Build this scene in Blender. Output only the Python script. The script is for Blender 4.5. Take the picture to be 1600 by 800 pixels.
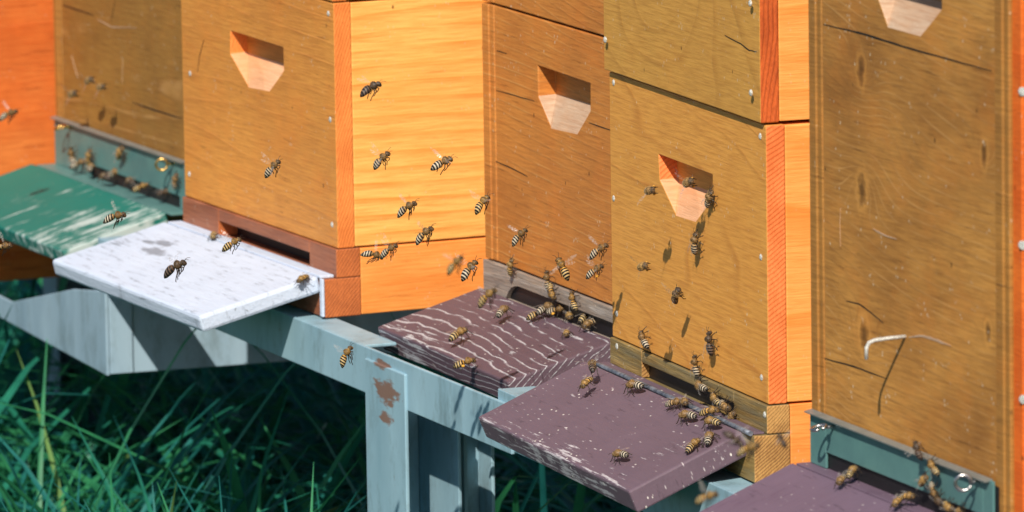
import bpy, bmesh, math, random
from mathutils import Vector, Matrix
R_ = math.radians
random.seed(7)
for o in list(bpy.data.objects): bpy.data.objects.remove(o)
scn = bpy.context.scene
COL = scn.collection

# ------------------------------------------------------------------ camera
FPX = 11700.0                      # focal length in photo pixels (1600 wide)
YAW, PITCH, ROLL = 21.5, 8.9, 0.015
CAM = Vector((5.6, -2.0, 1.50))
s_, c_ = math.sin(R_(YAW)), math.cos(R_(YAW))
Fh = Vector((-c_, s_, 0)); Rt = Vector((s_, c_, 0)); Zu = Vector((0, 0, 1))
F = (Fh*math.cos(R_(PITCH)) - Zu*math.sin(R_(PITCH))).normalized()
U = Rt.cross(F).normalized()
R2 = (Rt - U*ROLL).normalized(); U2 = (U + Rt*ROLL).normalized()
cam = bpy.data.objects.new('camera', bpy.data.cameras.new('camera')); COL.objects.link(cam)
M = Matrix((R2, U2, -F)).transposed().to_4x4(); M.translation = CAM
cam.matrix_world = M
cam.data.sensor_width = 36; cam.data.lens = FPX/1600*36
cam.data.clip_start = .1; cam.data.clip_end = 3000
cam.data.dof.use_dof = True; cam.data.dof.focus_distance = 5.42
cam.data.dof.aperture_fstop = cam.data.lens/1000/.0140
scn.camera = cam
scn.render.resolution_x = 1024; scn.render.resolution_y = 512

# ------------------------------------------------------------------ light
SUN = Vector((-1.0, .66, -1.05)).normalized()      # direction the light travels
world = bpy.data.worlds.new('World'); scn.world = world; world.use_nodes = True
wn = world.node_tree; wn.nodes.clear()
wo = wn.nodes.new('ShaderNodeOutputWorld'); wb = wn.nodes.new('ShaderNodeBackground'); ws = wn.nodes.new('ShaderNodeTexSky')
ws.sky_type = 'NISHITA'; ws.sun_disc = False
ws.sun_elevation = math.asin(-SUN.z)
ws.sun_rotation = math.atan2(-SUN.x, -SUN.y)
ws.air_density = 1.0; ws.dust_density = .4
wb.inputs['Strength'].default_value = .072
wn.links.new(ws.outputs[0], wb.inputs[0]); wn.links.new(wb.outputs[0], wo.inputs[0])
sl = bpy.data.lights.new('sun', 'SUN'); sl.energy = 4.5; sl.angle = R_(.5); sl.color = (1, .93, .82)
so = bpy.data.objects.new('sun', sl); COL.objects.link(so)
so.rotation_euler = SUN.to_track_quat('-Z', 'Y').to_euler(); so.location = (3, -3, 5)
scn.view_settings.view_transform = 'Standard'; scn.view_settings.look = 'None'
scn.view_settings.exposure = 0.25; scn.view_settings.gamma = 1

# ------------------------------------------------------------------ helpers
def pray(px, py):
    return (F + R2*((px-800)/FPX) + U2*((400-py)/FPX))
def at(px, py, d): return CAM + pray(px, py)*d
def hit(px, py, p0, nrm):
    r = pray(px, py); return CAM + r*((p0-CAM).dot(nrm)/r.dot(nrm))
def link(o, parent=None):
    COL.objects.link(o)
    if parent: o.parent = parent
    return o
def tag(o, label=None, cat=None, group=None, kind=None):
    if label: o['label'] = label
    if cat: o['category'] = cat
    if group: o['group'] = group
    if kind: o['kind'] = kind
    return o
def empty(name, loc, rz=0):
    o = bpy.data.objects.new(name, None); COL.objects.link(o)
    o.location = loc; o.rotation_euler = (0, 0, rz); o.empty_display_size = .05
    return o
def finish(name, bm, mats, parent=None, bevel=0, smooth=False, seg=2):
    bmesh.ops.recalc_face_normals(bm, faces=bm.faces)
    me = bpy.data.meshes.new(name); bm.to_mesh(me); bm.free()
    if not isinstance(mats, (list, tuple)): mats = [mats]
    for m in mats: me.materials.append(m)
    if smooth:
        for p in me.polygons: p.use_smooth = True
    o = bpy.data.objects.new(name, me); link(o, parent)
    if bevel:
        b = o.modifiers.new('bevel', 'BEVEL'); b.width = bevel; b.segments = seg; b.limit_method = 'ANGLE'; b.angle_limit = R_(40)
    return o
def bx(bm, x0, x1, y0, y1, z0, z1, mi=0, side=None, cuts=0):
    vs = [bm.verts.new(p) for p in ((x0,y0,z0),(x1,y0,z0),(x1,y1,z0),(x0,y1,z0),(x0,y0,z1),(x1,y0,z1),(x1,y1,z1),(x0,y1,z1))]
    fs = [bm.faces.new([vs[i] for i in q]) for q in ((0,3,2,1),(4,5,6,7),(0,1,5,4),(2,3,7,6),(0,4,7,3),(1,2,6,5))]
    for f in fs: f.material_index = mi
    if side is not None: fs[4].material_index = side; fs[5].material_index = side
    return vs
def tube(bm, pts, r, n=8, caps=True, radii=None, mi=0):
    rings = []; prev = None
    pts = [Vector(p) for p in pts]
    for i, p in enumerate(pts):
        t = (pts[min(i+1, len(pts)-1)] - pts[max(i-1, 0)]).normalized()
        if prev is None:
            a = Vector((0,0,1)) if abs(t.z) < .9 else Vector((1,0,0)); e1 = t.cross(a).normalized()
        else: e1 = (prev - t*prev.dot(t)).normalized()
        prev = e1; e2 = t.cross(e1); rr = radii[i] if radii else r
        rings.append([bm.verts.new(p + (e1*math.cos(2*math.pi*k/n) + e2*math.sin(2*math.pi*k/n))*rr) for k in range(n)])
    for a, b in zip(rings, rings[1:]):
        for k in range(n):
            f = bm.faces.new((a[k], a[(k+1)%n], b[(k+1)%n], b[k])); f.smooth = True; f.material_index = mi
    if caps:
        bm.faces.new(rings[0][::-1]).material_index = mi; bm.faces.new(rings[-1]).material_index = mi

# ------------------------------------------------------------------ materials
class NT:
    def __init__(s, name, rough=.6, spec=.3):
        s.m = bpy.data.materials.new(name); s.m.use_nodes = True; s.t = s.m.node_tree; s.t.nodes.clear()
        s.out = s.t.nodes.new('ShaderNodeOutputMaterial'); s.b = s.t.nodes.new('ShaderNodeBsdfPrincipled')
        s.t.links.new(s.b.outputs[0], s.out.inputs[0])
        s.b.inputs['Roughness'].default_value = rough; s.b.inputs['Specular IOR Level'].default_value = spec
        s.tc = s.t.nodes.new('ShaderNodeTexCoord').outputs['Object']
        s.sep = None
    def lk(s, a, i):
        if isinstance(a, (int, float)): i.default_value = a
        elif isinstance(a, tuple): i.default_value = a if len(a) == len(i.default_value) else (*a, 1)
        else: s.t.links.new(a, i)
    def math(s, op, a, b=0, c=None):
        n = s.t.nodes.new('ShaderNodeMath'); n.operation = op; s.lk(a, n.inputs[0]); s.lk(b, n.inputs[1])
        if c is not None: s.lk(c, n.inputs[2])
        return n.outputs[0]
    def xyz(s):
        if not s.sep:
            n = s.t.nodes.new('ShaderNodeSeparateXYZ'); s.t.links.new(s.tc, n.inputs[0]); s.sep = n.outputs
        return s.sep
    def comb(s, x, y, z):
        n = s.t.nodes.new('ShaderNodeCombineXYZ'); s.lk(x, n.inputs[0]); s.lk(y, n.inputs[1]); s.lk(z, n.inputs[2]); return n.outputs[0]
    def scaled(s, sc, off=(0,0,0), rot=(0,0,0)):
        n = s.t.nodes.new('ShaderNodeMapping'); s.t.links.new(s.tc, n.inputs[0]); n.inputs['Scale'].default_value = sc
        n.inputs['Location'].default_value = off; n.inputs['Rotation'].default_value = rot; return n.outputs[0]
    def noise(s, vec, scale=1, detail=3, rough=.5, dist=0):
        n = s.t.nodes.new('ShaderNodeTexNoise'); s.lk(vec, n.inputs['Vector']); n.inputs['Scale'].default_value = scale
        n.inputs['Detail'].default_value = detail; n.inputs['Roughness'].default_value = rough; n.inputs['Distortion'].default_value = dist
        return n.outputs['Fac']
    def voro(s, vec, scale=1, rand=1):
        n = s.t.nodes.new('ShaderNodeTexVoronoi'); s.lk(vec, n.inputs['Vector']); n.inputs['Scale'].default_value = scale
        n.inputs['Randomness'].default_value = rand; return n.outputs['Distance']
    def ramp(s, fac, lo, hi, interp='LINEAR'):
        n = s.t.nodes.new('ShaderNodeMapRange'); n.interpolation_type = 'SMOOTHSTEP' if interp != 'LINEAR' else 'LINEAR'
        s.lk(fac, n.inputs[0]); n.inputs[1].default_value = lo; n.inputs[2].default_value = hi; n.inputs[3].default_value = 0; n.inputs[4].default_value = 1
        return n.outputs[0]
    def mix(s, fac, a, b, mode='MIX'):
        n = s.t.nodes.new('ShaderNodeMix'); n.data_type = 'RGBA'; n.blend_type = mode
        s.lk(fac, n.inputs[0]); s.lk(a, n.inputs[6]); s.lk(b, n.inputs[7]); return n.outputs[2]
    def color(s, c): s.lk(c, s.b.inputs['Base Color'])
    def bump(s, h, strength=.3, dist=.001):
        n = s.t.nodes.new('ShaderNodeBump'); n.inputs['Strength'].default_value = strength; n.inputs['Distance'].default_value = dist
        s.lk(h, n.inputs['Height']); s.t.links.new(n.outputs[0], s.b.inputs['Normal'])

def hexc(h):
    v = [int(h[i:i+2], 16)/255 for i in (0, 2, 4)]
    return tuple(((x+.055)/1.055)**2.4 if x > .04 else x/12.92 for x in v)

def grain_field(n, knots=(), seed=0, long='x', sx=1.2, sz=9, tilt=0.0, amp=1.0, lin=14):
    """contour-like height field of a flat-sawn board; rings are bands of it"""
    X, Y, Z = n.xyz()
    if long == 'x': v = n.scaled((sx, 2, sz), (seed*3.1, seed, seed*1.7))
    elif long == 'y': v = n.scaled((2, sx, sz), (seed*3.1, seed, seed*1.7))
    elif long == 'xy': v = n.scaled((sx, sz, 2), (seed*3.1, seed, seed*1.7))     # lying board, grain along x
    elif long == 'yx': v = n.scaled((sz, sx, 2), (seed*3.1, seed, seed*1.7))     # lying board, grain along y
    h = n.math('MULTIPLY', n.noise(v, 1, 2, .45), amp*4)
    ax = {'x': Z, 'y': Z, 'xy': Y, 'yx': X}[long]; al = {'x': X, 'y': Y, 'xy': X, 'yx': Y}[long]
    h = n.math('ADD', h, n.math('MULTIPLY', ax, lin))
    if tilt: h = n.math('ADD', h, n.math('MULTIPLY', al, tilt))
    for (kx, kz, k, w) in knots:
        dx = n.math('SUBTRACT', al, kx); dz = n.math('SUBTRACT', ax, kz)
        r2 = n.math('ADD', n.math('MULTIPLY', n.math('MULTIPLY', dx, dx), 1/(w*w*2.2)), n.math('MULTIPLY', n.math('MULTIPLY', dz, dz), 1/(w*w)))
        h = n.math('ADD', h, n.math('DIVIDE', k, n.math('ADD', 1.0, r2)))
    return h
def wood(name, base, dark, light=None, rings=7, seed=0, long='x', knots=(), specks=.5, bumpy=.3, rough=.5, blotch=.35,
         contrast=.5, sx=1.2, sz=9, tilt=0, amp=1.0, lin=14, weather=None, thin=.45, spec=.35):
    n = NT(name, rough, spec)
    h = grain_field(n, knots, seed, long, sx, sz, tilt, amp, lin)
    ring = n.math('FRACT', n.math('MULTIPLY', h, rings/4))
    late = n.math('MULTIPLY', n.ramp(ring, thin, .95, 'S'), n.math('SUBTRACT', 1.0, n.ramp(ring, .95, 1.0)))
    late = n.math('MULTIPLY', late, n.math('ADD', .25, n.ramp(n.noise(n.scaled((9, 9, 30), (seed, 9, 9)), 1, 4, .6), .35, .65)))
    fs = {'x': (30, 60, 500), 'y': (60, 30, 500), 'xy': (30, 500, 60), 'yx': (500, 30, 60)}[long]
    fib = n.noise(n.scaled(fs, (seed, 0, 0)), 1, 4, .65)
    big = n.noise(n.scaled((7, 7, 11), (seed, seed, 0)), 1, 4, .6)
    c = n.mix(n.math('MULTIPLY', late, contrast), base, dark)
    c = n.mix(n.math('MULTIPLY', n.ramp(big, .35, .72), blotch), c, dark)
    c = n.mix(n.math('MULTIPLY', n.ramp(fib, .40, .66), .50), c, dark)
    hue = n.noise(n.scaled((13, 13, 17), (seed, 5, seed*2)), 1, 5, .7)
    c = n.mix(n.math('MULTIPLY', n.ramp(hue, .48, .70), .35*min(1, blotch*2)), c, tuple(q*f for q, f in zip(base, (1.12, .78, .5))))
    fst = tuple(q*.22 if q > 100 else q*.3 for q in fs)
    st1 = n.noise(n.scaled(tuple(q*.5 for q in fs), (seed*2, 3, 1)), 1, 5, .75)
    c = n.mix(n.math('MULTIPLY', n.ramp(st1, .59, .66), .55*min(1, blotch*2.2)), c, tuple(x*.6 for x in dark))
    c = n.mix(n.math('MULTIPLY', n.math('SUBTRACT', 1.0, n.ramp(st1, .30, .38)), .28), c, tuple(min(1, x*1.45) for x in base))
    if light:
        ll = n.math('MULTIPLY', n.ramp(ring, .80, .90, 'S'), n.math('SUBTRACT', 1.0, n.ramp(ring, .93, 1.0)))
        patch = n.ramp(n.noise(n.scaled((14, 14, 22), (seed, 4, 2)), 1, 3, .6), .42, .62)
        c = n.mix(n.math('MULTIPLY', n.math('MULTIPLY', ll, patch), .5), c, light)
    for (kx, kz, k, w) in knots:
        X, Y, Z = n.xyz(); ax = {'x': Z, 'y': Z, 'xy': Y, 'yx': X}[long]; al = {'x': X, 'y': Y, 'xy': X, 'yx': Y}[long]
        dx = n.math('MULTIPLY', n.math('SUBTRACT', al, kx), 1/(w*.62)); dz = n.math('MULTIPLY', n.math('SUBTRACT', ax, kz), 1/(w*1.0))
        rr = n.math('SQRT', n.math('ADD', n.math('MULTIPLY', dx, dx), n.math('MULTIPLY', dz, dz)))
        rr = n.math('ADD', rr, n.math('MULTIPLY', n.math('SUBTRACT', n.noise(n.tc, 130, 3), .5), 1.5))
        if w < .015:
            halo = n.math('MULTIPLY', n.ramp(rr, .7, 1.0), n.math('SUBTRACT', 1.0, n.ramp(rr, 1.0, 1.5)))
            c = n.mix(n.math('MULTIPLY', halo, .22), c, tuple(min(1, x*1.5) for x in base))
            c = n.mix(n.math('MULTIPLY', n.math('SUBTRACT', 1.0, n.ramp(rr, .20, .95)), .7), c, tuple(x*.3 for x in dark))
    if weather:
        wm = n.ramp(n.noise(n.scaled(tuple(f*.35 for f in fs), (3, seed, 1)), 1, 5, .6), .42, .62)
        c = n.mix(n.math('MULTIPLY', wm, .6), c, weather)
    if specks:
        v1 = n.voro(n.scaled((330, 330, 170), (seed, 0, 0)), 1)
        gate = n.ramp(n.noise(n.scaled((60, 60, 60), (0, seed, 5)), 1, 3), .56, .62)
        sp = n.math('MULTIPLY', n.math('SUBTRACT', 1.0, n.ramp(v1, .12, .24)), gate)
        c = n.mix(n.math('MULTIPLY', sp, specks), c, (.75, .66, .5))
        v2 = n.voro(n.scaled((70, 70, 45), (9, seed, 0)), 1)
        gate2 = n.ramp(n.noise(n.scaled((33, 33, 33), (2, 8, seed)), 1, 1), .56, .62)
        c = n.mix(n.math('MULTIPLY', n.math('MULTIPLY', n.math('SUBTRACT', 1.0, n.ramp(v2, .05, .10)), gate2), .8), c, tuple(x*.15 for x in dark))
    n.color(c)
    bh = n.math('ADD', n.math('MULTIPLY', late, .6), n.math('MULTIPLY', fib, 1.3))
    n.bump(bh, bumpy, .0012)
    rg = n.math('ADD', rough-.12, n.math('MULTIPLY', big, .3)); n.lk(rg, n.b.inputs['Roughness'])
    return n.m
def endgrain(name, base, dark, seed=0, ang=40, freq=300, rough=.6, contrast=.7):
    """rings seen on a sawn board end: the plane is Y-Z"""
    n = NT(name, rough, .3); X, Y, Z = n.xyz()
    a = R_(ang)
    d = n.math('ADD', n.math('MULTIPLY', Y, math.sin(a)), n.math('MULTIPLY', Z, -math.cos(a)))
    wob = n.math('MULTIPLY', n.noise(n.scaled((18, 22, 14), (seed, 1, 0)), 1, 2), .012)
    ring = n.math('FRACT', n.math('MULTIPLY', n.math('ADD', d, wob), freq))
    late = n.math('MULTIPLY', n.ramp(ring, .3, .9, 'S'), n.math('SUBTRACT', 1.0, n.ramp(ring, .92, 1.0)))
    fine = n.noise(n.scaled((300, 700, 300), (seed, 0, 0)), 1, 3, .7)
    big = n.noise(n.scaled((20, 30, 25), (seed, 3, 0)), 1, 3, .6)
    c = n.mix(n.math('MULTIPLY', n.math('MULTIPLY', late, n.ramp(big, .2, .6)), contrast), base, dark)
    c = n.mix(n.math('MULTIPLY', n.ramp(fine, .4, .7), .45), c, dark)
    c = n.mix(n.math('MULTIPLY', n.ramp(big, .45, .7), .4), c, dark)
    n.color(c); n.bump(n.math('ADD', late, fine), .35, .0008); return n.m
def painted(name, paint, under, wear=.5, seed=0, along='x', lines=0.0, rings=6, rough=.6, bumpy=.35, linec=None, speck=.6, dark=None,
            edge=.5, wx=None, fsc=None, flecks=0, stain=None, lmod=None, sx=2, sz=16, amp=1.0, lin=20, streak=1.0, spec=.3):
    """a painted board worn along its grain"""
    n = NT(name, rough, spec)
    lg = 'xy' if along == 'x' else 'yx'
    h = n.math('SUBTRACT', grain_field(n, (), seed, lg, sx, sz, 0, amp, lin), n.math('MULTIPLY', n.xyz()[2], lin*2.2))
    h = n.math('ADD', h, n.math('MULTIPLY', n.noise(n.scaled((9, 16, 9), (seed, 6, 6)), 1, 3, .6), .55))
    ring = n.math('FRACT', n.math('MULTIPLY', h, rings/4))
    fs = fsc or ((22, 330, 330) if along == 'x' else (330, 22, 330))
    fib = n.noise(n.scaled(fs, (seed, 1, 0)), 1, 5, .7)
    patch = n.noise(n.scaled((16, 16, 16), (seed, 2, 7)), 1, 5, .65)
    c = n.mix(n.math('MULTIPLY', n.ramp(patch, .3, .7), .3), paint, dark or tuple(x*.55 for x in paint))
    c = n.mix(n.math('MULTIPLY', n.ramp(fib, .4, .8), .22), c, tuple(x*.5 for x in paint))
    w = n.math('ADD', n.math('MULTIPLY', fib, streak), n.math('MULTIPLY', patch, .8))
    if wx: w = n.math('ADD', w, n.math('MULTIPLY', n.ramp(n.xyz()[wx[0]], wx[1], wx[2]), wx[3]))
    wm = n.ramp(w, (.5*streak+.4)+.30*(1-wear), (.5*streak+.4)+.30*(1-wear)+.08)
    c = n.mix(n.math('MULTIPLY', wm, .85), c, under)
    if lines:
        lw = n.noise(n.scaled((22, 22, 22), (1, seed, 7)), 1, 4, .6)
        rg2 = n.math('ADD', ring, n.math('MULTIPLY', n.math('SUBTRACT', n.noise(n.scaled((34, 34, 34), (3, seed, 3)), 1, 4, .7), .5), .34)); l = n.math('MULTIPLY', n.ramp(rg2, .70, .82), n.math('SUBTRACT', 1.0, n.ramp(rg2, .86, .92)))
        if lmod: lw = n.math('ADD', lw, n.math('MULTIPLY', n.math('SUBTRACT', 1.0, n.ramp(n.xyz()[1], lmod[0], lmod[1])), lmod[2]))
        l = n.math('MULTIPLY', l, n.ramp(n.math('ADD', lw, n.math('MULTIPLY', fib, 1.3)), 1.12, 1.30))
        c = n.mix(n.math('MULTIPLY', l, lines), c, linec or under)
    if speck:
        v1 = n.voro(n.scaled((120, 200, 120), (seed, 0, 3), (0, 0, .6)), 1)
        gate = n.ramp(n.noise(n.scaled((45, 45, 45), (0, seed, 5)), 1, 1), .55, .62)
        c = n.mix(n.math('MULTIPLY', n.math('MULTIPLY', n.math('SUBTRACT', 1.0, n.ramp(v1, .10, .18)), gate), speck), c, (.8, .75, .68))
    if flecks:                                            # scratches and scuffs lying every way
        for q, (rot, th) in enumerate(((.5, .05), (-.8, .045), (.1, .05))):
            vv = n.voro(n.scaled((45, 190, 60), (seed+q*3, q, 3), (0, 0, rot)), 1)
            gt = n.ramp(n.noise(n.scaled((26, 26, 26), (q*4, seed, 5)), 1, 2), .52, .60)
            c = n.mix(n.math('MULTIPLY', n.math('MULTIPLY', n.math('SUBTRACT', 1.0, n.ramp(vv, th, th+.08)), gt), .7*flecks), c, (.72, .66, .66))
        dk = n.noise(n.scaled((30, 200, 30), (seed, 7, 7)), 1, 5, .7)
        c = n.mix(n.math('MULTIPLY', n.ramp(dk, .60 if flecks > .1 else .565, .66), .5 if flecks > .1 else .6), c, tuple(x*.3 for x in paint))
    if stain:
        X, Y, Z = n.xyz(); m = None
        for (a, b, wa, wb) in stain:
            dx = n.math('MULTIPLY', n.math('SUBTRACT', X, a), 1/wa); dy = n.math('MULTIPLY', n.math('SUBTRACT', Y, b), 1/wb)
            q = n.math('SQRT', n.math('ADD', n.math('MULTIPLY', dx, dx), n.math('MULTIPLY', dy, dy)))
            m = q if m is None else n.math('MINIMUM', m, q)
        m = n.math('ADD', m, n.math('MULTIPLY', n.math('SUBTRACT', n.noise(n.scaled((70, 200, 70)), 1, 4, .6), .5), 2.6))
        c = n.mix(n.math('MULTIPLY', n.math('SUBTRACT', 1.0, n.ramp(m, .6, 1.1)), .7), c, hexc('6d7078'))
    n.color(c)
    n.bump(n.math('ADD', n.math('MULTIPLY', fib, .8), n.math('MULTIPLY', ring, .3)), bumpy, .0012)
    return n.m
def plain(name, base, var=.35, scale=30, rough=.5, metal=0, bumpy=.1, col2=None, spec=.4, stretch=(1,1,1)):
    n = NT(name, rough, spec); n.b.inputs['Metallic'].default_value = metal
    p = n.noise(n.scaled(stretch), scale, 5, .6)
    n.color(n.mix(n.math('MULTIPLY', n.ramp(p, .35, .7), var), base, col2 or tuple(x*.4 for x in base)))
    n.bump(n.noise(n.tc, scale*8, 3), bumpy, .0006); return n.m

HONEY = hexc('c98a38'); HONEY_D = hexc('94561a')
mats = {}
mats['dark'] = plain('gap_darkness', (.012, .010, .012), .3)  # near black, stands in for the darkness of gaps and hive insides
mats['steel'] = plain('bright_steel', (.62, .60, .58), .4, 300, .28, 1, .1)
mats['brass'] = plain('brass', (.75, .48, .16), .4, 300, .3, 1, .1)
mats['screw'] = plain('screw_zinc', (.80, .80, .74), .6, 700, .35, .15, .6, hexc('4a4438'))
mats['hand'] = wood('fresh_sawn_wood', hexc('f3bd92'), hexc('c98a5c'), rings=14, specks=.3, bumpy=.5, blotch=.45, contrast=.4)
mats['hand_grey'] = wood('grey_sawn_wood', hexc('cdb49a'), hexc('a07050'), rings=7, seed=4, specks=.5, bumpy=.4, blotch=.4, contrast=.4)
mats['roof'] = plain('roof_sheet', (.35, .36, .36), .3, 20, .4, .8)

# ------------------------------------------------------------------ hive frame
class Hive:
    def __init__(s, px, py, d, yaw, base_z=None):
        s.P = at(px, py, d); s.rz = R_(yaw-YAW)
        s.u = Vector((math.cos(s.rz), math.sin(s.rz), 0)); s.n = Vector((-math.sin(s.rz), math.cos(s.rz), 0))
    def w2l(s, p):
        v = p - s.P; return Vector((v.dot(s.u), v.dot(s.n), v.z))
    def l2w(s, p): return s.P + s.u*p[0] + s.n*p[1] + Zu*p[2]
    def front(s, px, py, y=0.0):            # local (x, z) of a photo point lying on the front plane
        l = s.w2l(hit(px, py, s.P + s.n*y, s.n)); return l.x, l.z
    def side(s, px, py, x):                 # local (y, z) on the right side plane
        l = s.w2l(hit(px, py, s.P + s.u*x, s.u)); return l.y, l.z
    def root(s, label):
        s.o = empty('beehive', s.P, s.rz); tag(s.o, label, 'beehive', 'wooden beehives standing in a row on metal stands'); return s.o

def handhold_front(bm, W, z0, z1, t, pts, D=.0150, mh=2):
    """front plank with a recessed hand grip; pts = TL, L, BL, BR, R, TR in (x, z)"""
    def face(vs, mi=0):
        f = bm.faces.new(vs); f.material_index = mi; return f
    o = [bm.verts.new((x, 0, z)) for x, z in ((0, z0), (W, z0), (W, z1), (0, z1))]
    h = [bm.verts.new((x, 0, z)) for x, z in pts]
    es = [bm.edges.new((o[i], o[(i+1) % 4])) for i in range(4)] + [bm.edges.new((h[i], h[(i+1) % 6])) for i in range(6)]
    bmesh.ops.triangle_fill(bm, use_beauty=True, edges=es)
    TL, L, BL, BR, Rr, TR = h
    b = {k: bm.verts.new((v.co.x, D, v.co.z + dz)) for k, v, dz in (('TL', TL, 0), ('L', L, .0005), ('R', Rr, .0005), ('TR', TR, 0))}
    face((TL, L, b['L'], b['TL']), 1)
    face((TR, b['TR'], b['R'], Rr), 1)
    face((TL, b['TL'], b['TR'], TR), 0)
    face((b['TL'], b['L'], b['R'], b['TR']), 0)
    face((L, BL, b['L']), mh); face((BL, BR, b['R'], b['L']), mh); face((BR, Rr, b['R']), mh)
    k = [bm.verts.new((x, t, z)) for x, z in ((0, z0), (W, z0), (W, z1), (0, z1))]
    face(k)
    face((o[0], o[1], k[1], k[0])); face((o[2], o[3], k[3], k[2]))
    face((o[1], o[2], k[2], k[1]), 1); face((o[3], o[0], k[0], k[3]), 1)

def hive_box(hv, W, z0, z1, t, D, mf, me, ms, hold=None, mh=None, dy=0.0, dw=0.0, name='hive_box', bevel=.0009):
    bm = bmesh.new()
    if hold: handhold_front(bm, W, z0, z1, t, hold)
    else: bx(bm, 0, W, 0, t, z0, z1, 0, side=1)
    o = finish(name, bm, [mf, me, mh or mats['hand']], hv.o, bevel)
    o.location = (-dw/2, dy, 0)
    for x0, x1 in ((.0004, .018), (W-.018, W-.0004)):
        bm = bmesh.new(); bx(bm, x0, x1, t+.0003, D, z0+.0006, z1-.0006); finish('side_panel', bm, ms, o, .0008)
    bm = bmesh.new(); bx(bm, .018, W-.018, D-.02, D-.001, z0+.001, z1-.001); finish('back_panel', bm, mf, o, .0008)
    return o
def lid(hv, W, z, D):
    bm = bmesh.new(); bx(bm, -.012, W+.012, -.012, D+.012, z, z+.03); finish('roof', bm, mats['roof'], hv.o, .003)
    
def screw(hv, px, py, parent, y=0.0, r=.0024, mat=None):
    x, z = hv.front(px, py, y)
    bm = bmesh.new()
    n = 10
    prof = [(0, -.0009), (r*.55, -.0008), (r, -.0002), (r, .0006)]
    rings = []
    for rr, yy in prof[1:]:
        rings.append([bm.verts.new((x+rr*math.cos(2*math.pi*k/n), y+yy, z+rr*1.0*math.sin(2*math.pi*k/n))) for k in range(n)])
    bm.faces.new(rings[0])
    for a, b in zip(rings, rings[1:]):
        for k in range(n): bm.faces.new((a[k], a[(k+1)%n], b[(k+1)%n], b[k]))
    return finish('screw', bm, mat or mats['screw'], parent)
def crack(hv, pts, parent, w=.0012, y=-.00035, mat=None, name='crack'):
    """an open split in the wood: a thin wedge of darkness let into the face"""
    P = [hv.front(a, b, 0) for a, b in pts]
    bm = bmesh.new(); n = len(P); up = []; lo = []
    for i, (x, z) in enumerate(P):
        k = w*.36*(math.sin(math.pi*(i+.35)/(n-.3)) * .8 + .2) * random.uniform(.8, 1.2)
        up.append((bm.verts.new((x, y, z+k)), bm.verts.new((x, .002, z+k)))); lo.append((bm.verts.new((x, y, z-k)), bm.verts.new((x, .002, z-k))))
    for i in range(n-1):
        bm.faces.new((up[i][0], up[i+1][0], lo[i+1][0], lo[i][0]))
        bm.faces.new((up[i][0], up[i][1], up[i+1][1], up[i+1][0])); bm.faces.new((lo[i][0], lo[i][1], lo[i+1][1], lo[i+1][0]))
    o = finish(name, bm, mat or mats['dark'], parent); o.location = -parent.location; return o
def sub(pts, n=3, j=1.0):
    out = []
    for a, b in zip(pts, pts[1:]):
        for i in range(n): out.append((a[0]+(b[0]-a[0])*i/n, a[1]+(b[1]-a[1])*i/n + .6*random.uniform(-j, j)))
    return out + [pts[-1]]
def flight_board(hv, x0, x1, y0, z0, L, tilt, t, mat, name='landing_board', warp=0.0, bevel=.0018, cut=0.0):
    """board hinged at (y0, z0) and drooping outwards; built flat in its own space (x along the front, y inward)"""
    bm = bmesh.new(); nx, ny = 16, 8
    W = x1-x0
    def pt(i, j, top):
        u = i/nx; v = j/ny; x = u*W; y = -v*L
        z = warp*(math.sin(u*math.pi)*.6 - .4)*v*v + random.uniform(-1, 1)*.00012
        return Vector((x, y, z - (0 if top else t)))
    g = {}
    for top in (0, 1):
        for i in range(nx+1):
            for j in range(ny+1): g[top, i, j] = bm.verts.new(pt(i, j, top))
    for i in range(nx):
        for j in range(ny):
            bm.faces.new((g[1,i,j], g[1,i,j+1], g[1,i+1,j+1], g[1,i+1,j])); bm.faces.new((g[0,i,j], g[0,i+1,j], g[0,i+1,j+1], g[0,i,j+1]))
    for i in range(nx):
        for j in (0, ny): bm.faces.new((g[1,i,j], g[1,i+1,j], g[0,i+1,j], g[0,i,j]))
    for j in range(ny):
        for i in (0, nx): bm.faces.new((g[1,i,j], g[1,i,j+1], g[0,i,j+1], g[0,i,j]))
    o = finish(name, bm, mat, hv.o, bevel)
    o.location = (x0, y0, z0); o.rotation_euler = (R_(tilt), 0, 0)
    hv.board = (Vector((x0, y0, z0)), R_(tilt), W, L)
    return o
def board_pt(hv, px, py, up=0.0):
    """world point where a photo ray meets the hive's landing board"""
    o, th, W, L = hv.board
    nl = Vector((0, -math.sin(th), math.cos(th))); nw = hv.u*nl.x + hv.n*nl.y + Zu*nl.z
    p0 = hv.l2w(o) + nw*up
    return hit(px, py, p0, nw), nw

# ================================================================== MATERIALS OF EACH HIVE
mf2 = wood('honey_glaze', hexc('e59c48'), hexc('ac662c'), rings=9, seed=2, specks=.7, thin=.7, contrast=.2, blotch=.45, sx=1, sz=7)
ms2 = wood('yellow_pine_side', hexc('fbc26a'), hexc('e68e3a'), rings=14, seed=3, long='y', specks=.25, contrast=.65, blotch=.3, sx=1.4, sz=3, amp=.5, lin=20, rough=.45)
me2 = endgrain('orange_end', hexc('f29248'), hexc('c46428'), 2, 72, 420, contrast=.45)
me2b = endgrain('brown_end', hexc('c9703a'), hexc('8a4826'), 5, 52, 420, contrast=.6)
ms2b = wood('orange_pine_side', hexc('f8a656'), hexc('e27a2c'), rings=4, seed=6, long='y', specks=.25, contrast=.4, blotch=.4, sx=1.4, sz=6, lin=10, rough=.45)
mbar2 = wood('brown_base', hexc('b07050'), hexc('74402c'), rings=5, seed=8, specks=.4, blotch=.6)
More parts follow.
